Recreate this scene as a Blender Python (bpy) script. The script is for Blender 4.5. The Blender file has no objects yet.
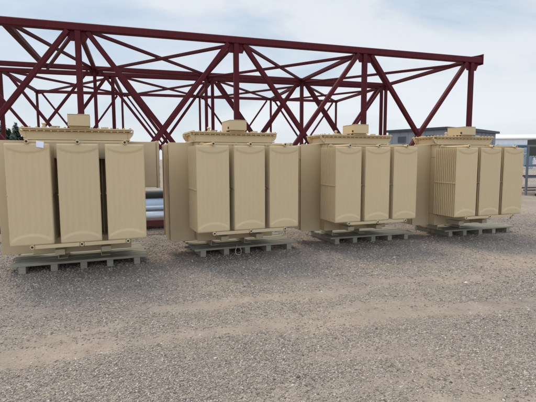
import bpy, bmesh, math, random
import numpy as np
from mathutils import Vector, Matrix
random.seed(7); rng = np.random.default_rng(7)
SC = bpy.context.scene
COL = SC.collection
R = math.radians

# ------------------------------------------------------------------ materials
class NT:
    def __init__(s, name):
        s.m = bpy.data.materials.new(name); s.m.use_nodes = True
        s.t = s.m.node_tree; s.t.nodes.clear()
        s.out = s.n('ShaderNodeOutputMaterial'); s.b = s.n('ShaderNodeBsdfPrincipled')
        s.l(s.b.outputs[0], s.out.inputs['Surface'])
    def n(s, k, **kw):
        nd = s.t.nodes.new(k)
        for a, v in kw.items(): setattr(nd, a, v)
        return nd
    def l(s, a, b): s.t.links.new(a, b)
    def coord(s, kind='Object'):
        return s.n('ShaderNodeTexCoord').outputs[kind]
    def pos(s): return s.n('ShaderNodeNewGeometry').outputs['Position']
    def noise(s, vec, scale, detail=4, rough=.55, stretch=None):
        if stretch:
            mp = s.n('ShaderNodeMapping'); mp.inputs['Scale'].default_value = stretch
            s.l(vec, mp.inputs['Vector']); vec = mp.outputs[0]
        t = s.n('ShaderNodeTexNoise'); t.inputs['Scale'].default_value = scale
        t.inputs['Detail'].default_value = detail; t.inputs['Roughness'].default_value = rough
        s.l(vec, t.inputs['Vector']); return t.outputs['Fac']
    def ramp(s, fac, stops):
        r = s.n('ShaderNodeValToRGB'); e = r.color_ramp.elements
        while len(e) < len(stops): e.new(.5)
        for i, (p, c) in enumerate(stops):
            e[i].position = p; e[i].color = (*c, 1) if len(c) == 3 else c
        s.l(fac, r.inputs['Fac']); return r.outputs['Color']
    def mix(s, fac, a, b, mode='MIX'):
        m = s.n('ShaderNodeMix', data_type='RGBA', blend_type=mode)
        if isinstance(fac, (int, float)): m.inputs[0].default_value = fac
        else: s.l(fac, m.inputs[0])
        for v, i in ((a, 6), (b, 7)):
            if isinstance(v, tuple): m.inputs[i].default_value = (*v, 1)
            else: s.l(v, m.inputs[i])
        return m.outputs[2]
    def math(s, op, a, b=None):
        m = s.n('ShaderNodeMath', operation=op)
        for v, i in ((a, 0), (b, 1)):
            if v is None: continue
            if isinstance(v, (int, float)): m.inputs[i].default_value = v
            else: s.l(v, m.inputs[i])
        return m.outputs[0]
    def bump(s, h, strength, dist=.01, prev=None):
        b = s.n('ShaderNodeBump'); b.inputs['Strength'].default_value = strength
        b.inputs['Distance'].default_value = dist; s.l(h, b.inputs['Height'])
        if prev: s.l(prev, b.inputs['Normal'])
        s.l(b.outputs[0], s.b.inputs['Normal']); return b.outputs[0]
    def setc(s, c):
        if isinstance(c, tuple): s.b.inputs['Base Color'].default_value = (*c, 1)
        else: s.l(c, s.b.inputs['Base Color'])
    def set(s, rough=.5, metal=0, spec=.5):
        s.b.inputs['Roughness'].default_value = rough; s.b.inputs['Metallic'].default_value = metal
        s.b.inputs['Specular IOR Level'].default_value = spec

def paint(name, c, rough=.5, var=.12, dirt=(.2, .17, .13), dirt_amt=.25, metal=0, spec=.4, dust=.3):
    m = NT(name); v = m.pos()
    n1 = m.noise(v, 2.2, 5); n2 = m.noise(v, 26, 4, .6, (1, 1, .12))
    a = tuple(x*(1-var) for x in c); b = tuple(min(1, x*(1+var)) for x in c)
    col = m.mix(n1, a, b)
    d = m.ramp(n2, [(.5, (0, 0, 0)), (.78, (1, 1, 1))])
    n3 = m.noise(v, 5, 6, .7)
    d2 = m.math('MULTIPLY', d, m.math('MULTIPLY', n3, dirt_amt))
    col = m.mix(d2, col, dirt)
    oi = m.n('ShaderNodeObjectInfo').outputs['Random']
    col = m.mix(1.0, col, m.mix(oi, (.95, .955, .97), (1.03, 1.025, 1.01)), 'MULTIPLY')
    # splashed yard dust low on things, in an uneven band
    sz = m.n('ShaderNodeSeparateXYZ'); m.l(v, sz.inputs[0])
    low = m.ramp(m.math('ADD', sz.outputs[2], m.math('MULTIPLY', m.noise(v, 7, 6, .7), .5)), [(.35, (1, 1, 1)), (.95, (0, 0, 0))])
    col = m.mix(m.math('MULTIPLY', low, dust), col, (.30, .26, .215))
    m.setc(col); m.set(rough, metal, spec)
    r = m.n('ShaderNodeMapRange'); m.l(n3, r.inputs['Value'])
    r.inputs['To Min'].default_value = rough-.1; r.inputs['To Max'].default_value = rough+.18
    m.l(r.outputs[0], m.b.inputs['Roughness'])
    m.bump(m.noise(v, 180, 2), .08, .002)
    return m.m

def flat(name, c, rough=.6, metal=0, nscale=8, var=.15):
    m = NT(name); n = m.noise(m.pos(), nscale, 5, .6)
    m.setc(m.mix(n, tuple(x*(1-var) for x in c), tuple(min(1, x*(1+var)) for x in c)))
    m.set(rough, metal); return m.m

BEIGE = (.53, .395, .222)
M = {}
M['beige'] = paint('beige_enamel', BEIGE, .42, .04, (.3, .24, .16), .18, spec=.35)
M['beige_dusty'] = paint('beige_enamel_dusty', (.50, .41, .27), .6, .1, (.3, .24, .17), .8)
M['red'] = paint('maroon_steel_paint', (.074, .0065, .010), .6, .25, (.13, .045, .035), .4, spec=.18, dust=.12)
M['steel'] = paint('galvanised_steel', (.55, .57, .6), .35, .15, (.35, .34, .33), .5, metal=.75)
M['bluepipe'] = paint('pale_blue_pipe', (.5, .6, .7), .4, .1, (.35, .34, .33), .4)
M['dark'] = flat('dark_rubber', (.02, .02, .022), .6)
M['bolt'] = flat('bolt_steel', (.3, .26, .19), .45, .2, 60, .3)
M['paper'] = flat('paper', (.75, .77, .85), .7, 0, 20, .05)
M['cord'] = flat('white_cord', (.6, .58, .5), .7)
M['trunk'] = flat('bark', (.09, .065, .045), .9)
M['needle'] = flat('spruce_needles', (.045, .065, .042), .8, 0, 1.5, .5)
M['gwall'] = paint('grey_cladding', (.2, .215, .23), .6, .1, (.15, .15, .15), .5)
M['groof'] = flat('dark_roof_metal', (.035, .04, .05), .45, .3)
M['wwall'] = paint('white_cladding', (.62, .65, .66), .6, .08, (.4, .4, .38), .4)
M['white'] = paint('white_enamel', (.68, .69, .68), .45, .06, (.35, .33, .3), .6)
M['yellow'] = flat('yellow_paint', (.55, .36, .05), .5)
M['glass'] = flat('window_glass', (.03, .04, .05), .1)
M['bluegrey'] = paint('blue_grey_paint', (.2, .27, .33), .5, .2, (.2, .2, .2), .4)
M['darkgreen'] = paint('dark_brown_green_paint', (.035, .035, .028), .6, .2)
M['slate'] = paint('slate_grey_steel', (.10, .115, .13), .55, .2)

def wood():
    m = NT('weathered_green_wood'); g = m.n('ShaderNodeNewGeometry')
    v = m.coord('Object')
    grain = m.noise(v, 9, 6, .65, (1, 16, 16))
    n2 = m.noise(v, 3, 4)
    isl = g.outputs['Random Per Island']
    c = m.ramp(grain, [(.3, (.24, .215, .17)), (.5, (.39, .355, .285)), (.72, (.5, .46, .38))])
    c = m.mix(m.math('MULTIPLY', n2, .5), c, (.24, .225, .17))
    c2 = m.mix(isl, (.66, .67, .65), (1.18, 1.14, 1.06))
    m.setc(m.mix(1.0, c, c2, 'MULTIPLY')); m.set(.85, 0, .2)
    m.bump(grain, .5, .004); return m.m
M['wood'] = wood()

YAWG = R(18)
def ground_mat():
    m = NT('gravel_ground'); v = m.pos()
    at_ = m.n('ShaderNodeAttribute', attribute_name='fines'); t = at_.outputs['Fac']
    patch = m.noise(v, 3.5, 6, .65)
    t = m.math('ADD', t, m.math('MULTIPLY', m.math('SUBTRACT', patch, .5), .7))
    t = m.ramp(t, [(.0, (0, 0, 0)), (.75, (1, 1, 1))])
    mp = m.n('ShaderNodeMapping'); m.l(v, mp.inputs[0])
    cols = None; hs = []
    for sc in (55, 110, 24):
        vo = m.n('ShaderNodeTexVoronoi'); vo.inputs['Scale'].default_value = sc; vo.inputs['Randomness'].default_value = 1
        m.l(mp.outputs[0], vo.inputs['Vector']); hs.append(vo)
    def stonecol(vo, bias):
        sp = m.n('ShaderNodeSeparateColor'); m.l(vo.outputs['Color'], sp.inputs[0])
        return m.ramp(sp.outputs[0], [(0, (.11, .09, .072)), (.3, (.22, .18, .146)), (.7, (.297, .245, .2)), (.92, (.37, .312, .258)), (1, (.46, .4, .34))]), sp.outputs[1]
    c1, r1 = stonecol(hs[0], 0); c2, r2 = stonecol(hs[1], 0)
    sel = m.math('GREATER_THAN', r1, .5)
    c = m.mix(sel, c2, c1)
    fine = m.noise(v, 60, 6, .75)
    sand = m.ramp(fine, [(.3, (.26, .211, .168)), (.55, (.335, .276, .225)), (.8, (.385, .325, .27))])
    tt = m.math('ADD', m.math('MULTIPLY', t, .78), .12)
    c = m.mix(tt, c, sand)
    big = m.noise(v, .35, 5, .6)
    c = m.mix(1.0, c, m.ramp(big, [(.3, (.8, .8, .82)), (.7, (1.12, 1.09, 1.05))]), 'MULTIPLY')
    mid = m.noise(v, 5, 6, .7)
    c = m.mix(1.0, c, m.ramp(mid, [(.3, (.8, .79, .78)), (.7, (1.1, 1.1, 1.1))]), 'MULTIPLY')
    m.setc(c); m.set(.95, 0, .15)
    h = m.math('SUBTRACT', 1, hs[0].outputs['Distance']); h2 = m.math('SUBTRACT', 1, hs[1].outputs['Distance'])
    hh = m.math('ADD', m.math('MULTIPLY', h, m.math('MULTIPLY', sel, 1.)), m.math('MULTIPLY', h2, .5))
    b = m.bump(hh, .55, .012)
    m.bump(m.noise(v, 30, 6, .75), .6, .015, b)
    return m.m
M['ground'] = ground_mat()
def pebble_mat():
    m = NT('pebbles'); g = m.n('ShaderNodeNewGeometry')
    c = m.ramp(g.outputs['Random Per Island'], [(0, (.13, .107, .087)), (.2, (.22, .18, .146)), (.5, (.295, .242, .198)), (.8, (.37, .308, .254)), (.95, (.42, .36, .30)), (1, (.55, .49, .42))])
    n = m.noise(m.pos(), 90, 4, .6)
    m.setc(m.mix(1., c, m.ramp(n, [(.2, (.8, .8, .8)), (.8, (1.15, 1.15, 1.15))]), 'MULTIPLY')); m.set(.85, 0, .3)
    return m.m
M['pebble'] = pebble_mat()

# ------------------------------------------------------------------ mesh builder
class MB:
    def __init__(s): s.v = []; s.f = []; s.smooth = set()
    def add(s, vs, fs, smooth=False):
        o = len(s.v); s.v += [tuple(x) for x in vs]
        for f in fs:
            if smooth: s.smooth.add(len(s.f))
            s.f.append(tuple(i+o for i in f))
        return s
    def box(s, x0, x1, y0, y1, z0, z1):
        vs = [(x, y, z) for z in (z0, z1) for y in (y0, y1) for x in (x0, x1)]
        return s.add(vs, [(0, 2, 3, 1), (4, 5, 7, 6), (0, 1, 5, 4), (2, 6, 7, 3), (0, 4, 6, 2), (1, 3, 7, 5)])
    def frame(s, p, q, up=(0, 0, 1)):
        p = Vector(p); q = Vector(q); d = (q-p).normalized(); up = Vector(up)
        if abs(d.dot(up)) > .98: up = Vector((0, 1, 0))
        x = d.cross(up).normalized(); y = x.cross(d).normalized()
        return p, q, x, y
    def sweep(s, p, q, prof, up=(0, 0, 1), smooth=False):
        p, q, x, y = s.frame(p, q, up); n = len(prof)
        vs = [o+x*a+y*b for o in (p, q) for a, b in prof]
        fs = [(i, (i+1) % n, n+(i+1) % n, n+i) for i in range(n)]
        o = len(s.v); s.add(vs, fs, smooth); s.add(vs[:n], [tuple(reversed(range(n)))]); s.add(vs[n:], [tuple(range(n))])
        return s
    def beam(s, p, q, w, h, up=(0, 0, 1)):
        c = min(w, h)*.1; a, b = w/2, h/2
        return s.sweep(p, q, [(-a+c, -b), (a-c, -b), (a, -b+c), (a, b-c), (a-c, b), (-a+c, b), (-a, b-c), (-a, -b+c)], up)
    def ibeam(s, p, q, w, h, up=(0, 0, 1), t=.014):
        a, b = w/2, h/2; k = t/2
        return s.sweep(p, q, [(-a, -b), (a, -b), (a, -b+t), (k, -b+t), (k, b-t), (a, b-t), (a, b), (-a, b), (-a, b-t), (-k, b-t), (-k, -b+t), (-a, -b+t)], up)
    def cyl(s, p, q, r, n=16, r2=None):
        p, q, x, y = s.frame(p, q); r2 = r if r2 is None else r2
        vs = [o+(x*math.cos(2*math.pi*i/n)+y*math.sin(2*math.pi*i/n))*rr for o, rr in ((p, r), (q, r2)) for i in range(n)]
        s.add(vs, [(i, (i+1) % n, n+(i+1) % n, n+i) for i in range(n)], True)
        s.add(vs[:n], [tuple(reversed(range(n)))]); s.add(vs[n:], [tuple(range(n))]); return s
    def tube(s, p, q, r, t, n=20):
        """open pipe with wall thickness"""
        p, q, x, y = s.frame(p, q); ri = r-t
        ring = lambda o, rr: [o+(x*math.cos(2*math.pi*i/n)+y*math.sin(2*math.pi*i/n))*rr for i in range(n)]
        vs = ring(p, r)+ring(q, r)+ring(q, ri)+ring(p, ri)
        fs = []
        for a, b, sm in ((0, 1, 1), (1, 2, 0), (2, 3, 1), (3, 0, 0)):
            fs += [(a*n+i, a*n+(i+1) % n, b*n+(i+1) % n, b*n+i) for i in range(n)]
        return s.add(vs, fs, True)
    def build(s, name, mat, parent=None, bevel=0, seg=2, **tags):
        me = bpy.data.meshes.new(name); me.from_pydata(s.v, [], s.f)
        bm = bmesh.new(); bm.from_mesh(me); bmesh.ops.recalc_face_normals(bm, faces=bm.faces); bm.to_mesh(me); bm.free()
        for i in s.smooth:
            if i < len(me.polygons): me.polygons[i].use_smooth = True
        me.materials.append(M[mat] if isinstance(mat, str) else mat)
        o = bpy.data.objects.new(name, me); COL.objects.link(o)
        if parent: o.parent = parent
        if bevel:
            b = o.modifiers.new('bevel', 'BEVEL'); b.width = bevel; b.segments = seg; b.limit_method = 'ANGLE'; b.angle_limit = R(40)
            b.harden_normals = False
        for k, v in tags.items(): o[k] = v
        return o
def thing(name, label, cat, loc, rz=0, group=None):
    o = bpy.data.objects.new(name, None); COL.objects.link(o); o.location = loc; o.rotation_euler = (0, 0, rz)
    o.empty_display_size = .3
    o['label'] = label; o['category'] = cat
    if group: o['group'] = group
    return o
def copy_tree(o, parent=None):
    c = o.copy(); COL.objects.link(c)
    if parent: c.parent = parent
    for ch in [x for x in bpy.data.objects if x.parent == o and x != c]: copy_tree(ch, c)
    return c

# ------------------------------------------------------------------ camera
f_px = 425.673
cam = bpy.data.cameras.new('camera'); co = bpy.data.objects.new('camera', cam); COL.objects.link(co)
cam.sensor_width = 36; cam.lens = f_px/536*36; cam.clip_start = .05; cam.clip_end = 6000
Rr = Vector((.999996642, -.000254294, -.00257917)); Uu = Vector((.00259168, .09811912, .9951713)); Ff = Vector((0, .99517464, -.09811945))
mw = Matrix(((Rr.x, Uu.x, -Ff.x, 0), (Rr.y, Uu.y, -Ff.y, 0), (Rr.z, Uu.z, -Ff.z, 1.6), (0, 0, 0, 1)))
co.matrix_world = mw; SC.camera = co

# ------------------------------------------------------------------ transformer
W_, G_, Z0, H_, D_ = .490, .076, .535, 1.262, .554     # radiator width, gap, bottom, height, depth
CU, CV = .8, 1.0                                         # local origin of the unit
ZB = .142                                                # top of pallet deck
SPOTS = [(-3.16181857, 5.13190632, .374742), (-1.01639359, 6.07262075, .391223), (1.11835986, 7.01757682, .339746), (3.38569506, 7.65703171, .345411)]
def L(u, v, z): return (u-CU, v-CV, z-ZB)
class LB(MB):
    """builder that takes u, v, z of the unit"""
    def bx(s, u0, u1, v0, v1, z0, z1):
        return s.box(u0-CU, u1-CU, v0-CV, v1-CV, z0-ZB, z1-ZB)

def sstep(x): x = min(1, max(0, x)); return x*x*(3-2*x)
def front_plate(b, u0):
    """pressed face sheet: dished header ends, shallow vertical flutes, rolled edges"""
    nx, nz = 56, 110; vs = []
    us = [i/nx for i in range(nx+1)]; zs = [j/nz for j in range(nz+1)]
    for j, tz in enumerate(zs):
        for i, tu in enumerate(us):
            x = tu*W_; z = tz*H_
            e = min(x, W_-x); v = 0
            if e < .014: v += .014-math.sqrt(max(0, .014**2-(.014-e)**2))
            ez = min(z, H_-z)
            if ez < .01: v += .010-math.sqrt(max(0, .01**2-(.01-ez)**2))
            arch = 1-(2*tu-1)**2
            zb = .022+.095*arch**.8; zt = H_-(.02+.075*arch**.8)
            k = 1-sstep((z-zb)/.03)        # inside lower header dome
            k2 = sstep((z-zt+.03)/.03)
            k = max(k, k2); edge = sstep(e/.03)
            v -= .0085*k*edge*sstep(arch*3)
            fl = sstep((z-zb-.015)/.08)*sstep((zt-z-.015)/.08)*edge
            v -= .0022*math.cos(2*math.pi*x/(W_/7))*fl
            vs.append((u0+x-CU, v-CV, Z0+z-ZB))
    fs = []
    for j in range(nz):
        for i in range(nx):
            a = j*(nx+1)+i; fs.append((a, a+1, a+nx+2, a+nx+1))
    b.add(vs, fs, True)
    # closed back of the sheet
    b.bx(u0+.002, u0+W_-.002, .0145, .024, Z0+.002, Z0+H_-.002)
def fins(b, u0):
    n = 12; pitch = (D_-.02)/(n-1)
    for k in range(1, n):
        v = .012+k*pitch
        t, e = .0115, .0045
        for (z0, z1) in ((Z0, Z0+H_),):
            prof = [(0, -e), (.02, -t), (W_-.02, -t), (W_, -e), (W_, e), (W_-.02, t), (.02, t), (0, e)]
            lo = [(u0+a-CU, v+c-CV, z0+.004-ZB) for a, c in prof]; hi = [(u0+a-CU, v+c-CV, z1-.004-ZB) for a, c in prof]
            n8 = 8
            b.add(lo+hi, [(i, (i+1) % n8, n8+(i+1) % n8, n8+i) for i in range(n8)]+[tuple(reversed(range(n8))), tuple(range(n8, 2*n8))])

def make_transformer(label):
    root = thing('power_transformer', label, 'transformer', (0, 0, 0), 0, 'beige transformers standing in a row on pallets')
    # tank
    b = LB(); U0, U1, V0, V1 = .15, 1.46, .68, 1.30
    b.bx(U0, U1, V0, V1, 1.62, 1.995); b.bx(U0, U1, V0, V1, .285, .50)
    b.bx(U0, U0+.07, V0, V1, .502, 1.618); b.bx(U1-.07, U1, V0, V1, .502, 1.618); b.bx(U0+.0725, U1-.0725, 1.04, V1, .502, 1.618)
    for uu in (.52, .80, 1.08): b.bx(uu, uu+.02, .80, 1.038, .503, 1.617)
    b.build('tank', 'beige', root, .008)
    rim = LB()
    rim.bx(U0-.03, U1+.03, V0-.035, V0-.002, 1.872, 1.892); rim.bx(U0-.03, U1+.03, V1+.002, V1+.03, 1.872, 1.892)
    rim.bx(U0-.03, U0-.002, V0-.002, V1+.002, 1.872, 1.892); rim.bx(U1+.002, U1+.03, V0-.002, V1+.002, 1.872, 1.892)
    rim.build('stiffener_rim', 'beige', root, .003)
    # base: two long skids over two cross channels
    for u in (.455, 1.04):
        s = LB(); s.bx(u, u+.125, .36, .678, .318, .392); s.bx(u+.02, u+.105, .66, .678, .286, .317)
        s.build('skid', 'beige_dusty', root, .006)
    # keep skids out of the tank: they pass in front and behind, the channels carry the tank
    for u in (.44, 1.03):
        s = LB(); s.bx(u, u+.012, .93, 1.42, .142, .283); s.bx(u+.0125, u+.13, .93, 1.42, .271, .283); s.bx(u+.0125, u+.13, .93, 1.42, .142, .154)
        s.build('base_channel', 'beige_dusty', root, .003)
    # lid: flange, raised plate, bolts all round
    lu0, lu1, lv0, lv1 = .085, 1.525, .615, 1.365
    b = LB(); b.bx(lu0+.02, lu1-.02, lv0+.02, lv1-.02, 1.997, 2.014); b.bx(lu0, lu1, lv0, lv1, 2.0165, 2.034)
    lid = b.build('lid', 'beige', root, .003)
    def bolt(u, v):
        bo = LB(); h = .012+.004*random.random()
        bo.cyl(L(u, v, 1.984-random.random()*.004), L(u, v, 2.038+h), .006, 8)
        bo.cyl(L(u, v, 2.0345), L(u, v, 2.034+h), .015, 6); bo.cyl(L(u, v, 1.988), L(u, v, 1.9965), .012, 6)
        bo.build('bolt', 'beige', lid)
    n = 17
    for i in range(n):
        u = lu0+.03+(lu1-lu0-.06)*i/(n-1); bolt(u, lv0+.022); bolt(u, lv1-.022)
    for i in range(1, 8):
        v = lv0+.022+(lv1-lv0-.044)*i/8; bolt(lu0+.03, v); bolt(lu1-.03, v)
    # flared gussets beneath the lid overhang + lifting hooks
    def gusset(u, v, du, dv, w=.012):
        g = LB(); ux, vy = du, dv
        # profile in the plane of (out, z)
        pr = [(0, 1.89), (.012, 1.89), (.07, 1.97), (.07, 1.994), (0, 1.994)]
        if du: vs = [L(u+du*a, v+s*w/2, z) for s in (-1, 1) for a, z in pr]
        else: vs = [L(u+s*w/2, v+dv*a, z) for s in (-1, 1) for a, z in pr]
        n5 = 5
        g.add(vs, [tuple(range(5)), tuple(reversed(range(5, 10)))]+[(i, (i+1) % 5, 5+(i+1) % 5, 5+i) for i in range(5)])
        return g
    for (u, d) in ((U0, -1), (U1, 1)):
        for v in (V0+.06, V1-.06):
            gusset(u+d*.001, v, d, 0, .014).build('lid_gusset', 'beige', root)
        for v in (V0+.02, V1-.03):
            # lifting hook: thick plate with an upturned nose, sticking out under the lid corner
            out = [(0, 1.90), (.05, 1.905), (.105, 1.95), (.125, 1.985), (.125, 2.03), (.105, 2.035), (.098, 2.0), (.085, 1.985), (.06, 1.985), (.055, 1.992), (0, 1.992)]
            out = [(a*.66, z-.004) for a, z in out]
            m_ = len(out); g = LB(); w = .022
            vs = [L(u+d*(a+.002), v+s*w/2, z) for s in (-1, 1) for a, z in out]
            g.add(vs, [tuple(range(m_)), tuple(reversed(range(m_, 2*m_)))]+[(i, (i+1) % m_, m_+(i+1) % m_, m_+i) for i in range(m_)])
            g.build('lifting_hook', 'beige', root)
    # junction box on the lid front
    j = LB(); j.bx(.675, .955, .54, 1.0, 2.060, 2.212); jb = j.build('junction_box', 'beige', root, .006)
    j = LB(); j.bx(.673, .957, .538, 1.002, 2.214, 2.222); j.build('cover', 'beige', jb, .003)
    for v in (.6, .88):
        k = LB(); k.bx(.70, .94, v, v+.05, 2.0345, 2.0595); k.build('foot', 'beige', jb)
    k = LB(); k.cyl(L(.6748, .62, 2.10), L(.664, .62, 2.10), .019, 12); k.build('cable_hole', 'dark', jb)
    # relief valve, filler, gauge stub, eyes on the lid
    k = LB(); k.cyl(L(.37, .70, 2.0345), L(.37, .70, 2.05), .034, 14); k.cyl(L(.37, .70, 2.05), L(.37, .70, 2.085), .02, 12); k.cyl(L(.37, .70, 2.085), L(.37, .70, 2.10), .03, 14); k.cyl(L(.37, .70, 2.10), L(.37, .70, 2.112), .03, 14, .012)
    k.build('relief_valve', 'beige', root)
    k = LB(); k.cyl(L(.50, .86, 2.0345), L(.50, .86, 2.062), .05, 16); k.cyl(L(.50, .86, 2.062), L(.50, .86, 2.072), .058, 16)
    k.build('filler_cap', 'bolt', root)
    for (u, v) in ((1.15, .69), (1.33, 1.2), (.22, 1.2)):
        k = LB(); k.bx(u-.05, u+.05, v-.006, v+.006, 2.0345, 2.062)
        k.build('lid_lug', 'beige', root, .003)
    # side cabinets
    c = LB(); c.bx(-.245, .147, .862, 1.45, .285, 1.85); cb = c.build('terminal_cabinet', 'beige', root, .01)
    c = LB(); c.bx(-.25, .147, .846, .859, .275, 1.865); c.build('flange', 'beige', cb, .003)
    c = LB(); c.bx(-.262, -.2475, .90, .925, .30, 1.84); c.bx(-.262, -.2475, 1.40, 1.425, .30, 1.84); c.build('door_edge', 'beige', cb, .003)
    c = LB()
    for z in (.5, 1.07, 1.64): c.cyl(L(-.256, .888, z-.04), L(-.256, .888, z+.04), .010, 10)
    c.build('hinge', 'beige', cb)
    c = LB(); c.bx(1.463, 1.885, .862, 1.45, 1.17, 1.87); cb = c.build('terminal_chamber', 'beige', root, .01)
    c = LB(); c.bx(1.887, 1.905, .846, 1.46, 1.155, 1.885); c.build('flange', 'beige', cb, .003)
    c = LB(); c.bx(1.907, 1.925, .85, 1.455, 1.16, 1.88); c.build('cover', 'beige', cb, .003)
    # radiators
    for r in range(3):
        u0 = r*(W_+G_); um = u0+W_*.5
        b = LB(); fins(b, u0); front_plate(b, u0)
        rad = b.build('radiator', 'beige', root)
        for z in (Z0+H_+.022, Z0-.020):
            top = z > 1
            h = LB(); h.cyl(L(um, -.006, z), L(um, V0-.03, z), .021 if top else .026, 14)
            h.build('header_pipe', 'beige', rad)
            h = LB(); h.cyl(L(um, V0-.029, z), L(um, V0-.001, z), .05, 18); h.build('pipe_flange', 'beige', rad)
            # boss with a dark recessed plug
            h = LB(); h.tube(L(um, -.034, z), L(um, -.0065, z), .027, .012, 16); h.cyl(L(um, -.02, z), L(um, -.0065, z), .0145, 12)
            bs = h.build('boss', 'beige', rad)
            h = LB(); h.cyl(L(um, -.0285, z), L(um, -.0205, z), .0135, 6); h.build('plug', 'dark', bs)
        s = LB()
        for uu in (u0-.0065, u0+W_+.0015):
            s.bx(uu, uu+.005, .004, D_-.01, 1.150, 1.166)
        s.build('spacer_strip', 'beige', rad)
        # header collectors top and bottom (the swollen necks between plates)
        for z0_, z1_ in ((Z0-.004, Z0+.03), (Z0+H_-.03, Z0+H_+.004)):
            pass
    # tie bars across the radiator ends
    um0, um2 = W_*.5, 2*(W_+G_)+W_*.5
    for z, nm in ((Z0-.020, 'tie_bar'), (Z0+H_+.030, 'tie_bar')):
        for a in range(2):
            ua = um0+a*(W_+G_)+.029; ub = ua+(W_+G_)-.058
            t = LB()
            if z < 1: t.bx(ua, ub, -.024, -.016, z-.024, z+.022)
            else: t.bx(ua, ub, .03, .038, z-.012, z+.012)
            t.build(nm, 'beige', root, .002)
    return root

LABELS = ['leftmost beige transformer, with a white paper tag on its left radiator',
          'beige transformer on the pallet with the cord loop, second from the left',
          'beige transformer third from the left, in front of the grey building\'s left end',
          'beige transformer at the right end of the row, showing its ribbed radiator side']
t0 = make_transformer(LABELS[0]); units = [t0]
for i in range(1, 4): units.append(copy_tree(t0))
for o, lab, (x, y, a) in zip(units, LABELS, SPOTS):
    c, s = math.cos(a), math.sin(a)
    o.location = (x+c*CU-s*CV, y+s*CU+c*CV, ZB); o.rotation_euler = (0, 0, a); o['label'] = lab
# paper tag on the first unit, drain valves under some radiators
t = LB(); vs = []
for j in range(6):
    for i in range(6):
        a, b_ = i/5, j/5
        vs.append(L(.345+.082*a+.006*b_, -.012-.010*math.sin(a*2.5+b_)-.004*b_, 1.755+.075*b_-.012*a))
t.add(vs, [(j*6+i, j*6+i+1, j*6+i+7, j*6+i+6) for j in range(5) for i in range(5)])
tg = t.build('paper_tag', 'paper', units[0]); tg['label'] = 'white paper tag taped below the lid'
sm = tg.modifiers.new('thick', 'SOLIDIFY'); sm.thickness = .0015
for k in (1, 3):
    d = LB(); u = 2*(W_+G_)+W_*.5+.05
    d.cyl(L(u, .05, .495), L(u, .05, .43), .012, 10); d.cyl(L(u, .05, .465), L(u, .05, .435), .022, 10)
    d.cyl(L(u, .05, .447), L(u+.055, .05, .447), .008, 8); d.cyl(L(u-.05, .05, .505), L(u+.005, .05, .505), .011, 10)
    d.build('drain_valve', 'beige', units[k])

# ------------------------------------------------------------------ pallets
PAL = [(-3.44246494, 5.83705227, .377443), (-1.05256327, 6.86533594, .388475), (1.30850388, 7.8854618, .330792), (3.75930962, 8.65188128, .324623)]
PLAB = ['weathered wooden pallet under the leftmost transformer', 'weathered wooden pallet with a white cord loop at its front, second from the left',
        'weathered wooden pallet under the third transformer from the left', 'weathered wooden pallet under the rightmost transformer']
LP, OV, HP = 1.5537, .147, .139
for (x, y, a), lab in zip(PAL, PLAB):
    c, s = math.cos(a), math.sin(a)
    root = thing('wooden_pallet', lab, 'pallet', (x+c*LP/2-s*.55, y+s*LP/2+c*.55, 0), a, 'wooden pallets carrying the transformers')
    for k in range(5):
        u = k*LP/4-LP/2+random.uniform(-.015, .015); w = .045
        b = MB(); b.box(u-w, u+w, -.55+.012, .55, .0, .102); b.build('stringer', 'wood', root, .004)
    nb = 8
    for k in range(nb):
        v0 = -.55+k*(1.1/nb)+random.uniform(-.006, .006); w = 1.1/nb-.022-random.random()*.012
        e0 = random.uniform(-.035, .03); e1 = random.uniform(-.03, .035); sk = random.uniform(-.006, .006)
        if k == 0: v0 = -.55; w = .13; e0 = e1 = sk = 0
        z0 = .1035; z1 = HP-.002-random.random()*.005
        b = MB(); n = 10; vs = []
        for i in range(n+1):
            uu = -LP/2-OV+e0+(LP+2*OV+e1-e0)*i/n
            sg = .0015*math.sin(i*1.3+k)
            for (dv, dz) in ((0, z0), (w, z0), (w, z1), (0, z1)):
                vs.append((uu, v0+dv+sk*(i/n-.5)*2+(random.uniform(-.0015, .0015)), dz+(sg if dz == z1 else 0)))
        fs = [(0, 1, 2, 3), tuple(4*n+q for q in (3, 2, 1, 0))]
        for i in range(n):
            for q in range(4): fs.append((4*i+q, 4*i+(q+1) % 4, 4*i+4+(q+1) % 4, 4*i+4+q))
        b.add(vs, fs); b.build('deck_board', 'wood', root, .004)
    if 'cord' in lab:
        pass
# cord loop
x, y, a = PAL[1]; c, s = math.cos(a), math.sin(a)
pts = [(.64, -.45, .146), (.62, -.53, .1445), (.60, -.565, .13), (.585, -.572, .09), (.575, -.575, .05), (.585, -.60, .012), (.62, -.63, .008), (.66, -.60, .008), (.68, -.57, .05), (.672, -.565, .09), (.66, -.562, .11)]
pts = [(u-.82, v, z) for u, v, z in pts]
def crom(P, n=6):
    o = []
    for i in range(len(P)-1):
        p0, p1, p2, p3 = (Vector(P[max(0, i-1)]), Vector(P[i]), Vector(P[i+1]), Vector(P[min(len(P)-1, i+2)]))
        for k in range(n):
            t = k/n; o.append(.5*((2*p1)+(p2-p0)*t+(2*p0-5*p1+4*p2-p3)*t*t+(3*p1-p0-3*p2+p3)*t**3))
    return o+[Vector(P[-1])]
pp = crom(pts); b = MB(); vs = []; nn = 8
for i, P in enumerate(pp):
    d = (pp[min(i+1, len(pp)-1)]-pp[max(i-1, 0)]).normalized(); xx = d.cross(Vector((.3, 1, .2))).normalized(); yy = xx.cross(d)
    vs += [P+(xx*math.cos(k*6.2832/nn)+yy*math.sin(k*6.2832/nn))*.0045 for k in range(nn)]
b.add(vs, [(i*nn+k, i*nn+(k+1) % nn, (i+1)*nn+(k+1) % nn, (i+1)*nn+k) for i in range(len(pp)-1) for k in range(nn)], True)
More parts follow.
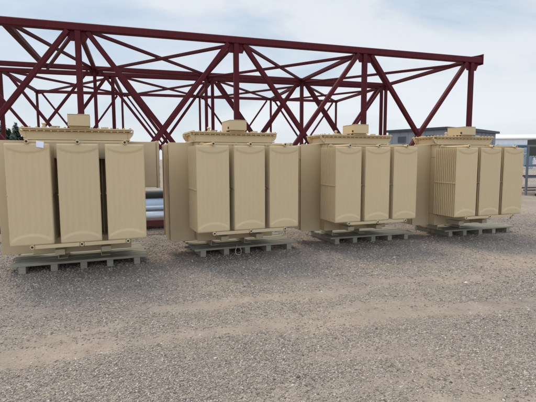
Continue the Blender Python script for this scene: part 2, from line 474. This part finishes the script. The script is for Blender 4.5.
cord = b.build('cord_loop', 'cord'); cord.location = (x+c*LP/2-s*.55, y+s*LP/2+c*.55, 0); cord.rotation_euler = (0, 0, a)
cord['label'] = 'thin white cord looping off the front edge of a pallet'; cord['category'] = 'cord'

# ------------------------------------------------------------------ trusses
def truss(label, ox, oy, yaw, S, Wd, Ht, k0, k1, zb=.20, extra=False, t=.15):
    root = thing('steel_truss', label, 'truss', (ox, oy, 0), yaw, 'maroon steel box trusses lying behind the transformers')
    e = .08
    for v in (0, Wd):
        for z, nm in ((Ht, 'top_chord'), (zb, 'bottom_chord')):
            b = MB(); r_end = k1*S+(.30 if (z == Ht and v == 0) else e)
            tc_ = t if v == 0 else t*.85; b.beam((k0*S-e, v, z), (r_end, v, z), tc_, tc_*1.05)
            ch = b.build(nm, 'red', root)
            if z == Ht and t > .13:
                gs = 1 if v == 0 else .6
                for k in range(k0, k1+1):
                    g = MB(); sgn = -1 if v == 0 else 1
                    vv = v+sgn*(-t/2+.045)
                    x0 = k*S; lo = Ht-t/2-.20*gs
                    pr = [(x0-.24*gs, Ht-t/2-.002), (x0+.24*gs, Ht-t/2-.002), (x0+.15*gs, lo), (x0-.15*gs, lo)]
                    g.add([(a, v-.006, b_) for a, b_ in pr]+[(a, v+.006, b_) for a, b_ in pr], [(0, 1, 2, 3), (7, 6, 5, 4), (0, 4, 5, 1), (1, 5, 6, 2), (2, 6, 7, 3), (3, 7, 4, 0)])
                    g.build('gusset_plate', 'red', ch)
            if z == Ht and v == 0:
                g = MB(); xe = r_end
                g.beam((xe+.006, 0, Ht-.11), (xe+.006, 0, Ht+.16), .17, .016, (1, 0, 0)); g.build('end_plate', 'red', ch)
                g = MB(); pr = [(xe-.38, Ht+t*.525+.001), (xe-.004, Ht+t*.525+.001), (xe-.004, Ht+.155)]
                g.add([(a, -.008, b_) for a, b_ in pr]+[(a, .008, b_) for a, b_ in pr], [(0, 1, 2), (5, 4, 3), (0, 3, 4, 1), (1, 4, 5, 2), (2, 5, 3, 0)])
                g.build('end_stiffener', 'red', ch)
        for k in range(k0, k1+1):
            b = MB(); b.beam((k*S, v, zb+t/2+.003), (k*S, v, Ht-t/2-.003), (.112 if v == 0 else .09)*t/.142, (.112 if v == 0 else .09)*t/.142, (0, 1, 0)); b.build('post', 'red', root)
        for k in range(k0, k1):
            off = .18; w = (.108 if v == 0 else .082)*t/.142
            b = MB(); b.beam((k*S+off, v+.012, Ht-t/2-.01), ((k+1)*S-off, v+.012, zb+t/2+.01), w*.9, w, (0, 1, 0)); b.build('diagonal_brace', 'red', root)
            b = MB(); b.beam(((k+1)*S-off, v-.014, Ht-t/2-.01), (k*S+off, v-.014, zb+t/2+.01), w*.9, w, (0, 1, 0)); b.build('diagonal_brace', 'red', root)
    kk = list(range(k0, k1+1))
    for k in kk:
        if extra and k < 0: continue
        b = MB(); b.beam((k*S, t/2+.003, Ht), (k*S, Wd-t/2-.003, Ht), .10, .10); b.build('cross_strut', 'red', root)
    for k in kk:
        b = MB(); b.beam((k*S, t/2+.003, zb), (k*S, Wd-t/2-.003, zb), .10, .10); b.build('cross_strut', 'red', root)
    for k in range(k0, k1):
        ka = k
        if extra and k < 0: ka = -.40
        for A, B, dz in (((ka*S+.08, t/2+.01), ((k+1)*S-.08, Wd-t/2-.01), .02), (((k+1)*S-.08, t/2+.01), (ka*S+.08, Wd-t/2-.01), -.065)):
            b = MB(); b.beam((*A, Ht+dz-.02), (*B, Ht+dz-.02), .068, .068); b.build('lateral_brace', 'red', root)
        if ka != k:
            b = MB(); b.beam((ka*S, t/2+.003, Ht), (ka*S, Wd-t/2-.003, Ht), .13, .12); b.build('cross_strut', 'red', root)
    return root
tr1 = truss('maroon steel box truss nearest the transformers, its thick top chord crossing the sky', -3.75347761, 8.69639197, .30760921, 3.20657508, 4.01887677, 4.198, -1, 3, .235, True, .142)
tr2 = truss('thinner looking maroon steel box truss standing farther back, seen through the near one', -7.76398719, 12.65076457, .25970967, 3.08020476, 4.03440031, 4.198, 0, 4, .235, False, .125)
# timber blocks beneath the bottom chords
for idx, (tr, S, Wd, ks) in enumerate(((tr1, 3.20657508, 4.01887677, (-1, 1, 3)), (tr2, 3.08020476, 4.03440031, (0, 2, 4)))):
    for k in ks:
        for v in (0, Wd):
            ca, sa = math.cos(tr.rotation_euler[2]), math.sin(tr.rotation_euler[2]); u = k*S+.3
            X, Y = tr.location.x+ca*u-sa*v, tr.location.y+sa*u+ca*v
            b = MB(); b.box(-.07, .07, -.45, .45, 0, .153); o = b.build('timber_block', 'wood', None, .006)
            o.location = (X, Y, 0); o.rotation_euler = (0, 0, tr.rotation_euler[2])
            o['label'] = 'squared timber block bearing the bottom chord of the %s truss' % ('nearer' if idx == 0 else 'farther'); o['category'] = 'timber block'
            o['group'] = 'timber blocks under the %s truss' % ('nearer' if idx == 0 else 'farther')

# ------------------------------------------------------------------ pipes stacked behind the first gap
px, py, ya = -2.55, 9.75, R(17)
ca, sa = math.cos(ya), math.sin(ya)
rows = [(0, .17, .16, 'steel', 'thick galvanised pipe at the bottom front of the pipe stack'), (.35, .17, .16, 'steel', 'thick galvanised pipe at the bottom middle of the pipe stack'), (.70, .17, .16, 'steel', 'thick galvanised pipe at the bottom back of the pipe stack'),
        (.06, .16, .055, 'bluepipe', None)]
def pipe(v, z, r, mat, label, ln=3.4, du=0):
    b = MB(); b.tube((-ln/2, 0, 0), (ln/2, 0, 0), r, r*.12, 28)
    o = b.build('steel_pipe', mat); o.location = (px+ca*du-sa*v, py+sa*du+ca*v, z); o.rotation_euler = (0, 0, ya)
    o['label'] = label; o['category'] = 'pipe'; o['group'] = 'steel pipes stacked behind the transformers'
zc = .10
pipe(0, zc+.17, .17, 'steel', 'thick galvanised pipe at the bottom front of the pipe stack')
pipe(.35, zc+.17, .17, 'steel', 'thick galvanised pipe at the bottom back of the pipe stack', du=.2)
pipe(.175, zc+.17+.272, .15, 'bluepipe', 'pale blue pipe resting in the hollow between the two thick pipes', du=-.2)
pipe(-.02, zc+.34+.05, .05, 'bluepipe', 'slim pale blue pipe lying on the front thick pipe of the stack', du=.1)
pipe(.175, zc+.17+.272+.152+.09, .09, 'darkgreen', 'dark pipe on top of the pipe stack', du=.3)
b = MB()
for u in (-1.2, 1.2): pass
for u, nm in ((-1.2, 'left'), (1.2, 'right')):
    b = MB(); b.box(-.05, .05, -.22, .55, 0, .0985); o = b.build('timber_bearer', 'wood', None, .005)
    o.location = (px+ca*u, py+sa*u, 0); o.rotation_euler = (0, 0, ya); o['label'] = 'timber bearer under the %s end of the pipe stack' % nm; o['category'] = 'timber bearer'
# marker posts
mk = thing('marker_post', 'slim white marker post with yellow bands seen between the two left transformers', 'post', (-2.97, 11.6, 0), 0)
b = MB(); b.cyl((0, 0, 0), (0, 0, 1.86), .035, 14); b.cyl((0, 0, 1.86), (0, 0, 1.89), .035, 14, .015); b.build('pole', 'white', mk)
for z in (.95, 1.15, 1.33):
    b = MB(); b.cyl((0, 0, z), (0, 0, z+.09), .038, 14); b.build('yellow_band', 'yellow', mk)
b = MB(); b.cyl((0, 0, 0), (0, 0, .03), .13, 18); b.build('base', 'steel', mk)

# ------------------------------------------------------------------ grey building (right behind)
def building(label, P0, P1, depth, h, wall, roof, name, slope=.5, over=.5, windows=(), doors=()):
    P0 = Vector(P0); P1 = Vector(P1); d = (P1-P0); Lg = d.length; rz = math.atan2(d.y, d.x)
    root = thing(name, label, 'building', (P0.x, P0.y, 0), rz)
    b = MB(); b.box(0, Lg, 0, depth, 0, h); w = b.build('wall', wall, root)
    b = MB(); n = int(Lg/.9)
    for i in range(n): b.box(i*.9+.4, i*.9+.46, -.03, -.002, .1, h-.05)
    m_ = int(depth/.9)
    for i in range(m_):
        b.box(-.03, -.002, i*.9+.4, i*.9+.46, .1, h-.05); b.box(Lg+.002, Lg+.03, i*.9+.4, i*.9+.46, .1, h-.05)
    b.build('cladding_rib', wall, root)
    b = MB(); z0 = h+.003
    pr = [(-over, z0), (depth+over, z0), (depth+over, z0+.22), (depth/2, z0+.22+slope), (-over, z0+.22)]
    b.add([(x, y, z) for x in (-over, Lg+over) for y, z in pr], [(0, 1, 2, 3, 4), (9, 8, 7, 6, 5)]+[(i, (i+1) % 5, 5+(i+1) % 5, 5+i) for i in range(5)])
    b.build('roof', roof, root)
    for (x0, x1, za, zb_) in windows:
        f = MB(); t = .035
        f.box(x0-t, x1+t, -.09, -.032, za-t, za); f.box(x0-t, x1+t, -.09, -.032, zb_, zb_+t); f.box(x0-t, x0, -.09, -.032, za, zb_); f.box(x1, x1+t, -.09, -.032, za, zb_)
        fo = f.build('window', 'slate', root); g = MB(); g.box(x0+.001, x1-.001, -.06, -.035, za+.001, zb_-.001); g.build('pane', 'glass', fo)
    for (x0, x1, zt) in doors:
        f = MB(); f.box(x0, x1, -.08, -.032, .02, zt); dd = f.build('door', 'white', root)
        g = MB(); g.box(x1-.15, x1-.08, -.12, -.081, 1.0, 1.06); g.build('handle', 'steel', dd)
    return root
# long side recedes to the left, short end to the right
building('low grey metal shed with a dark roof behind the two right transformers', (12.3, 43.9), (16.2, 39.3), 11, 4.25, 'gwall', 'groof', 'grey_shed', .08, .3,
         windows=((1.2, 2.0, 3.2, 3.75), (4.2, 5.0, 3.2, 3.75)), doors=((2.6, 3.6, 2.2),))
building('long white metal hall on the horizon at the right edge', (36, 84), (120, 72), 22, 5.3, 'wwall', 'white', 'white_hall', 1.2, .3,
         windows=tuple((6+7*k, 8+7*k, 2.2, 3.4) for k in range(10)))
# a pale fuel tank beside the hall
tk = thing('storage_tank', 'pale cylindrical storage tank in front of the long white hall', 'tank', (38.5, 66, 0), R(-8))
b = MB(); b.cyl((-3, 0, 2.6), (3, 0, 2.6), 1.2, 32); b.build('shell', 'bluegrey', tk)
for x in (-2, 2):
    b = MB(); b.box(x-.15, x+.15, -1, 1, 0, 1.7); b.build('saddle', 'steel', tk)

# ------------------------------------------------------------------ equipment rack at the right edge
ex, ey, ea = 10.95, 18.4, R(8)
rk = thing('equipment_rack', 'dark steel pipe rack with a brown box on top at the right edge', 'rack', (ex, ey, 0), ea)
for x in (0.25, 1.1, 2.6, 4.2):
    for y in (0, 1.4):
        b = MB(); b.beam((x, y, 0), (x, y, 2.1), .08, .08, (0, 1, 0)); b.build('post', 'slate', rk)
for z in (.22, .78, 1.28, 2.14):
    for y in (0, 1.4):
        b = MB(); b.beam((-.35 if z > 2 else .2, y+.085, z), (4.3, y+.085, z), .06, .07); b.build('rail', 'slate', rk)
for z in (1.3,):
    b = MB(); b.box(.3, 4.2, .13, 1.3, z-.03, z); b.build('shelf', 'slate', rk)
b = MB(); b.box(1.28, 3.1, .2, 1.35, 1.72, 2.46); bb = b.build('control_box', 'darkgreen', rk, .02)
b = MB(); b.box(1.36, 2.1, .17, .197, 1.78, 2.4); b.build('door', 'darkgreen', bb, .005)
for x, nm in ((.95, 'nearest the transformers'), (2.45, 'farther right')):
    cbn = thing('white_cabinet', 'low white steel cabinet on a dark plinth in the rack, %s' % nm, 'cabinet', (ex+math.cos(ea)*x+.1, ey+math.sin(ea)*x-.85, 0), ea, 'white cabinets before the rack')
    b = MB(); b.box(-.5, .8, 0, .55, .0, .10); b.build('plinth', 'dark', cbn)
    b = MB(); b.box(-.48, .78, .02, .53, .103, .74); bd = b.build('body', 'white', cbn, .012)
    b = MB(); b.box(-.43, .13, 0, .018, .15, .70); b.build('door', 'white', bd, .005)
    b = MB(); b.box(.16, .74, 0, .018, .15, .70); b.build('door', 'white', bd, .005)
    b = MB()
    for X, Z in ((-.39, .2), (-.39, .65), (.09, .2), (.09, .65), (.2, .2), (.2, .65), (.70, .2), (.70, .65)): b.cyl((X, -.001, Z), (X, -.015, Z), .022, 10)
    b.build('knob', 'dark', bd)
for i, (x, r, z, m_) in enumerate(((.75, .17, 1.3, 'bluegrey'), (1.4, .15, 1.3, 'white'), (2.0, .18, 1.3, 'bluegrey'), (3.1, .2, 1.3, 'white'))):
    b = MB(); b.cyl((0, 0, 0), (0, 0, .36), r, 20); b.cyl((0, 0, .36), (0, 0, .38), r*.9, 20); o = b.build('steel_drum', m_)
    o.location = (ex+math.cos(ea)*x-math.sin(ea)*.6, ey+math.sin(ea)*x+math.cos(ea)*.6, z+.001); o['category'] = 'drum'; o['group'] = 'small drums on the rack shelf'
    o['label'] = ['small blue grey drum at the left end of the rack shelf', 'small white drum second from the left on the rack shelf', 'small blue grey drum under the brown box', 'small white drum at the right of the rack shelf'][i]
# chain link fence behind the rack
fn = thing('wire_fence', 'grey mesh fence on steel posts beyond the rack at the right', 'fence', (9.8, 24.5, 0), R(4))
for i in range(8):
    b = MB(); b.cyl((i*2.5, 0, 0), (i*2.5, 0, 1.9), .035, 10); b.build('post', 'steel', fn)
for z in (.08, .95, 1.86):
    b = MB(); b.cyl((0, 0, z), (17.5, 0, z), .02, 8); b.build('rail', 'steel', fn)
b = MB(); n = 0
for i in range(-12, 118):
    for sgn in (1, -1):
        x0 = i*.15; x1 = x0+1.75
        a, c_ = ((x0, .1), (x1, 1.85)) if sgn > 0 else ((x0, 1.85), (x1, .1))
        # clip to 0..17.5
        if a[0] < 0:
            t_ = (0-a[0])/(c_[0]-a[0]); a = (0, a[1]+(c_[1]-a[1])*t_)
        if c_[0] > 17.5:
            t_ = (17.5-a[0])/(c_[0]-a[0]); c_ = (17.5, a[1]+(c_[1]-a[1])*t_)
        if c_[0]-a[0] < .02: continue
        b.sweep((a[0], .03+.004*sgn, a[1]), (c_[0], .03+.004*sgn, c_[1]), [(-.003, -.003), (.003, -.003), (.003, .003), (-.003, .003)], (0, 1, 0))
b.build('wire_mesh', 'steel', fn)

# ------------------------------------------------------------------ spruces at the far left
def spruce(x, y, h, w, label, seed):
    rs = random.Random(seed)
    root = thing('spruce_tree', label, 'tree', (x, y, 0), rs.random()*6, 'dark spruces beyond the yard')
    b = MB(); b.cyl((0, 0, 0), (0, 0, h*.96), h*.018, 8, .02); b.build('trunk', 'trunk', root)
    b = MB(); vs = []; fs = []
    layers = int(h*4.5)
    for i in range(layers):
        t = i/layers; z = h*(.08+.9*t); rad = w*(1-t)**.85*(.75+.4*rs.random())+.12
        nb = 9+int(10*(1-t))
        for k in range(nb):
            a = rs.random()*6.283; rr = rad*(.6+.5*rs.random()); droop = rr*(.25+.2*rs.random())
            segs = 5
            for q in range(segs):
                f0 = q/segs; f1 = (q+1.25)/segs
                for sgn in (-1, 1):
                    wdt = .42*(1-f0*.6)*rs.uniform(.6, 1.3)
                    p0 = Vector((math.cos(a)*rr*f0, math.sin(a)*rr*f0, z-droop*f0*f0))
                    p1 = Vector((math.cos(a)*rr*f1, math.sin(a)*rr*f1, z-droop*f1*f1))
                    sd = Vector((-math.sin(a), math.cos(a), rs.uniform(-.9, .1)))*sgn*wdt
                    o = len(vs); vs += [p0, p1, p0*.4+p1*.6+sd]; fs.append((o, o+1, o+2))
    b.add(vs, fs); b.build('crown', 'needle', root)
def at(px_, D):  # x for pixel column
    return (px_-268)/f_px*D
spl = ['tall dark spruce just left of the first transformer lid', 'dark spruce close to the left edge of the photo', 'short dark spruce between the taller ones at far left', 'slim dark spruce beyond the left truss post', 'dark spruce outside the left end of the yard']
for i, (p_, D, tp, w) in enumerate(((19, 88, 121, 2.6), (6, 80, 119, 2.6), (12, 95, 127, 2.4), (27, 100, 131, 2.0), (-3, 85, 116, 2.8))):
    h = 1.6+(159-tp)/f_px*D
    spruce(at(p_, D), D, h, w*1.35, spl[i], 20+i)

# ------------------------------------------------------------------ ground
def vnoise(x, y, seed):
    """smooth value noise, 0..1"""
    xi = np.floor(x).astype(np.int64); yi = np.floor(y).astype(np.int64); fx = x-xi; fy = y-yi
    fx = fx*fx*(3-2*fx); fy = fy*fy*(3-2*fy)
    def hsh(a, b):
        h = (a*374761393+b*668265263+seed*974711) & 0x7fffffff
        h = ((h ^ (h >> 13))*1274126177) & 0x7fffffff
        return ((h ^ (h >> 16)) & 0xffff)/65535.
    return (hsh(xi, yi)*(1-fx)+hsh(xi+1, yi)*fx)*(1-fy)+(hsh(xi, yi+1)*(1-fx)+hsh(xi+1, yi+1)*fx)*fy
# worn strips where wheels have pushed the stones aside: (x0, y0, x1, y1, half width, strength), metres on the ground
def gp(px_, py_):
    d = Ff+Rr*((px_-268)/f_px)-Uu*((py_-201)/f_px); k = -1.6/d.z; return d.x*k, d.y*k
STRIPS = [(*gp(-60, 362), *gp(125, 338), .26, 1.0), (*gp(20, 340), *gp(130, 318), .12, .7), (*gp(125, 340), *gp(330, 318), .12, .8), (*gp(150, 306), *gp(360, 290), .15, .85),
          (*gp(250, 322), *gp(430, 300), .14, .7), (*gp(330, 318), *gp(700, 278), .13, .95), (*gp(360, 282), *gp(640, 262), .28, .6), (*gp(60, 312), *gp(-200, 330), .2, .5),
          (*gp(430, 404), *gp(640, 384), .12, 1.0), (*gp(300, 350), *gp(420, 345), .2, .5), (*gp(440, 265), *gp(700, 240), .4, .6)]
def fines(x, y):
    cs, sn = math.cos(YAWG), math.sin(YAWG); u = cs*x+sn*y; v = -sn*x+cs*y
    m_ = np.zeros_like(x)
    wob = (vnoise(u*.8, v*1.2, 3)-.5)*.35+(vnoise(u*2.7, v*3, 4)-.5)*.14
    for (x0, y0, x1, y1, w_, st) in STRIPS:
        dx, dy = x1-x0, y1-y0; L2 = dx*dx+dy*dy
        t_ = ((x-x0)*dx+(y-y0)*dy)/L2; dd = np.abs((-(x-x0)*dy+(y-y0)*dx)/math.sqrt(L2)+wob*.8)
        end = np.clip((t_+.12)/.2, 0, 1)*np.clip((1.12-t_)/.2, 0, 1)
        m_ = np.maximum(m_, st*end*np.exp(-(dd/w_)**2*1.1))
    st2 = vnoise(u*.55, v*3.2, 9)*.6+vnoise(u*1.4, v*7, 10)*.4
    m_ = m_*(.55+.8*vnoise(u*1.1, v*4, 11))+np.clip(st2-.52, 0, 1)*1.1
    return np.clip(m_+.08, 0, 1)
def hgt(x, y):
    w = -np.sin(YAWG)*x+np.cos(YAWG)*y
    h = .010*np.sin(x*1.7+y*.6)*np.sin(y*2.1+.4)+.006*np.sin(x*4.3+2*y)+.016*(vnoise(x*1.6, y*2.2, 21)-.5)+.008*(vnoise(x*5, y*6, 22)-.5)
    h = h-.016*fines(x, y)
    fade = 1/(1+np.exp((w-4.95)*7))       # flat under the pallets and beyond
    return (h-.010)*fade-.001
xs = np.concatenate([-np.geomspace(2500, 14, 26), np.arange(-13.4, 16, .07), np.geomspace(16.4, 2500, 26)])
ys = np.concatenate([-np.geomspace(2500, 3, 22), np.arange(-2.5, 1.2, .3), np.arange(1.3, 8, .045), np.arange(8.1, 15, .15), np.geomspace(15.3, 4500, 40)])
X, Y = np.meshgrid(xs, ys); Z = np.where((np.abs(X) < 17) & (Y > -3) & (Y < 9), hgt(X, Y), -.001)
nx, ny = len(xs), len(ys); idx = np.arange(nx*ny).reshape(ny, nx)
quads = np.stack([idx[:-1, :-1], idx[:-1, 1:], idx[1:, 1:], idx[1:, :-1]], -1).reshape(-1, 4)
def npmesh(name, V, F, mat, smooth=False):
    me = bpy.data.meshes.new(name); k = F.shape[1]
    me.vertices.add(len(V)); me.vertices.foreach_set('co', V.astype(np.float32).ravel())
    me.loops.add(F.size); me.loops.foreach_set('vertex_index', F.astype(np.int32).ravel())
    me.polygons.add(len(F)); me.polygons.foreach_set('loop_start', np.arange(0, F.size, k, dtype=np.int32))
    me.polygons.foreach_set('loop_total', np.full(len(F), k, dtype=np.int32))
    if smooth: me.polygons.foreach_set('use_smooth', np.ones(len(F), dtype=bool))
    me.update(calc_edges=True); me.validate()
    me.materials.append(M[mat]); o = bpy.data.objects.new(name, me); COL.objects.link(o); return o
g = npmesh('ground', np.stack([X.ravel(), Y.ravel(), Z.ravel()], -1), quads, 'ground', True); g['kind'] = 'structure'
fa = fines(X, Y); far = np.clip((np.hypot(X, Y)-9)/8, 0, 1); fa = (fa*(1-far)+.55*far).ravel()
att = g.data.attributes.new('fines', 'FLOAT', 'POINT'); att.data.foreach_set('value', fa.astype(np.float32))

# loose gravel: real stones over the near yard
def ico():
    bm = bmesh.new(); bmesh.ops.create_icosphere(bm, subdivisions=1, radius=1)
    v = np.array([p.co[:] for p in bm.verts]); f = np.array([[q.index for q in p.verts] for p in bm.faces]); bm.free(); return v, f
IV, IF = ico()
N = 150000
d = 2.2*np.exp(rng.random(N*2)*math.log(15/2.2)); ang = rng.uniform(-.80, .80, N*2)
gx = d*np.sin(ang); gy = d*np.cos(ang)
dens = np.clip(1.05-1.15*fines(gx, gy), .06, 1)
cl = .5+.5*np.sin(gx*2.3+np.sin(gy*1.7)*2)*np.sin(gy*2.9+np.sin(gx*1.3)*2)
keep = rng.random(N*2) < dens*(.45+.8*cl); gx, gy = gx[keep][:N], gy[keep][:N]; n = len(gx)
size = .0042+.0060*rng.random(n)**1.8+.006*(rng.random(n) < .07)*rng.random(n)+.008*(rng.random(n) < .002)
size *= .92*np.clip(np.hypot(gx, gy)/4.5, .95, 1.5)
V = IV[None]*(1+.28*rng.standard_normal((n, len(IV), 1)))
sc = np.stack([rng.uniform(.8, 1.5, n), rng.uniform(.7, 1.1, n), rng.uniform(.4, .8, n)], -1)
V = V*sc[:, None, :]*size[:, None, None]
th = rng.uniform(0, 6.283, n); c, s = np.cos(th)[:, None], np.sin(th)[:, None]
x0 = V[..., 0]*c-V[..., 1]*s; y0 = V[..., 0]*s+V[..., 1]*c
tl = rng.uniform(-.5, .5, n)[:, None]; z0 = V[..., 2]+x0*tl
V = np.stack([x0+gx[:, None], y0+gy[:, None], z0+(hgt(gx, gy)+size*.15)[:, None]], -1)
F = IF[None]+(np.arange(n)*len(IV))[:, None, None]
p = npmesh('gravel', V.reshape(-1, 3), F.reshape(-1, 3), 'pebble'); p['kind'] = 'stuff'; p['label'] = 'loose grey brown gravel scattered over the yard'; p['category'] = 'gravel'
# one pale stone
b = MB(); b.add([tuple(v*np.array((.036, .018, .012))*(1+.2*rng.standard_normal())) for v in IV], [tuple(f) for f in IF.tolist()], True)
o = b.build('pale_stone', 'white'); o.location = (2.555, 5.367, .008); o.rotation_euler = (0, 0, .3); o['label'] = 'pale flat stone lying alone on the gravel at right'; o['category'] = 'stone'

# ------------------------------------------------------------------ world and sun
SUN_EL, SUN_AZ = R(60), R(-40)       # azimuth from +Y towards +X ; sun stands behind the row, to the left
w = bpy.data.worlds.new('World'); SC.world = w; w.use_nodes = True; t = w.node_tree; t.nodes.clear()
out = t.nodes.new('ShaderNodeOutputWorld'); bg = t.nodes.new('ShaderNodeBackground'); t.links.new(bg.outputs[0], out.inputs[0])
sky = t.nodes.new('ShaderNodeTexSky'); sky.sky_type = 'NISHITA'; sky.sun_disc = False; sky.sun_elevation = SUN_EL; sky.sun_rotation = SUN_AZ
sky.air_density = 1.2; sky.dust_density = 2.5; sky.ozone_density = 1.2
tc = t.nodes.new('ShaderNodeTexCoord')
def N_(k, **kw):
    n = t.nodes.new(k)
    for a, v in kw.items(): setattr(n, a, v)
    return n
mp = N_('ShaderNodeMapping'); mp.inputs['Scale'].default_value = (1, 1, 3.2); mp.inputs['Rotation'].default_value = (0.12, .18, .5); t.links.new(tc.outputs['Generated'], mp.inputs[0])
ns = N_('ShaderNodeTexNoise'); ns.inputs['Scale'].default_value = 1.5; ns.inputs['Detail'].default_value = 7; ns.inputs['Roughness'].default_value = .52; ns.inputs['Distortion'].default_value = .6
t.links.new(mp.outputs[0], ns.inputs['Vector'])
rp = N_('ShaderNodeValToRGB'); rp.color_ramp.elements[0].position = .3; rp.color_ramp.elements[0].color = (.62,)*3+(1,); rp.color_ramp.elements[1].position = .68; rp.color_ramp.elements[1].color = (1,)*3+(1,)
t.links.new(ns.outputs['Fac'], rp.inputs[0])
CLOUD = N_('ShaderNodeValToRGB'); e = CLOUD.color_ramp.elements
e[0].position = .40; e[0].color = (3.2, 4.25, 5.55, 1); e[1].position = .60; e[1].color = (6.1, 6.5, 6.9, 1)
t.links.new(ns.outputs['Fac'], CLOUD.inputs[0])
mx = N_('ShaderNodeMix', data_type='RGBA'); t.links.new(rp.outputs[0], mx.inputs[0]); t.links.new(sky.outputs[0], mx.inputs[6]); t.links.new(CLOUD.outputs[0], mx.inputs[7])
# sky scaled up overhead and behind the camera, added fill for the transformer fronts
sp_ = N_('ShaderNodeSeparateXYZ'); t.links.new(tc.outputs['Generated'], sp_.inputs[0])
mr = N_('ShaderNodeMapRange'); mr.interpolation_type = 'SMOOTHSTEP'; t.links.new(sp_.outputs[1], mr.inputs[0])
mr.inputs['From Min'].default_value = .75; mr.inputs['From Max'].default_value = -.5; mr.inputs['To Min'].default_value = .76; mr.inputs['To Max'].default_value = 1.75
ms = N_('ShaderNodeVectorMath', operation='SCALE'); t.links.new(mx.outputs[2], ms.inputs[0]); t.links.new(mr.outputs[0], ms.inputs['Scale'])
# paler veil low over the horizon
mh = N_('ShaderNodeMapRange'); mh.interpolation_type = 'SMOOTHSTEP'; t.links.new(sp_.outputs[2], mh.inputs[0])
mh.inputs['From Min'].default_value = .0; mh.inputs['From Max'].default_value = .30; mh.inputs['To Min'].default_value = .62; mh.inputs['To Max'].default_value = 0
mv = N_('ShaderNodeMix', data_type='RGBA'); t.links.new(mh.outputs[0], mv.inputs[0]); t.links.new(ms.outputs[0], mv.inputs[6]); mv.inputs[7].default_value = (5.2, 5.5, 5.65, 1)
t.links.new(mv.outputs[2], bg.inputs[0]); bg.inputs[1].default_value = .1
sl = bpy.data.lights.new('sun', 'SUN'); so = bpy.data.objects.new('sun', sl); COL.objects.link(so)
sl.energy = 1.6; sl.angle = R(26); sl.color = (1, .90, .74)
dirn = Vector((math.sin(SUN_AZ)*math.cos(SUN_EL), math.cos(SUN_AZ)*math.cos(SUN_EL), math.sin(SUN_EL)))
so.rotation_euler = dirn.to_track_quat('Z', 'Y').to_euler(); so.location = dirn*50

SC.view_settings.view_transform = 'Standard'; SC.view_settings.look = 'None'; SC.view_settings.exposure = 0.76; SC.view_settings.gamma = 1
SC.view_settings.use_curve_mapping = False
SC.render.engine = 'CYCLES'
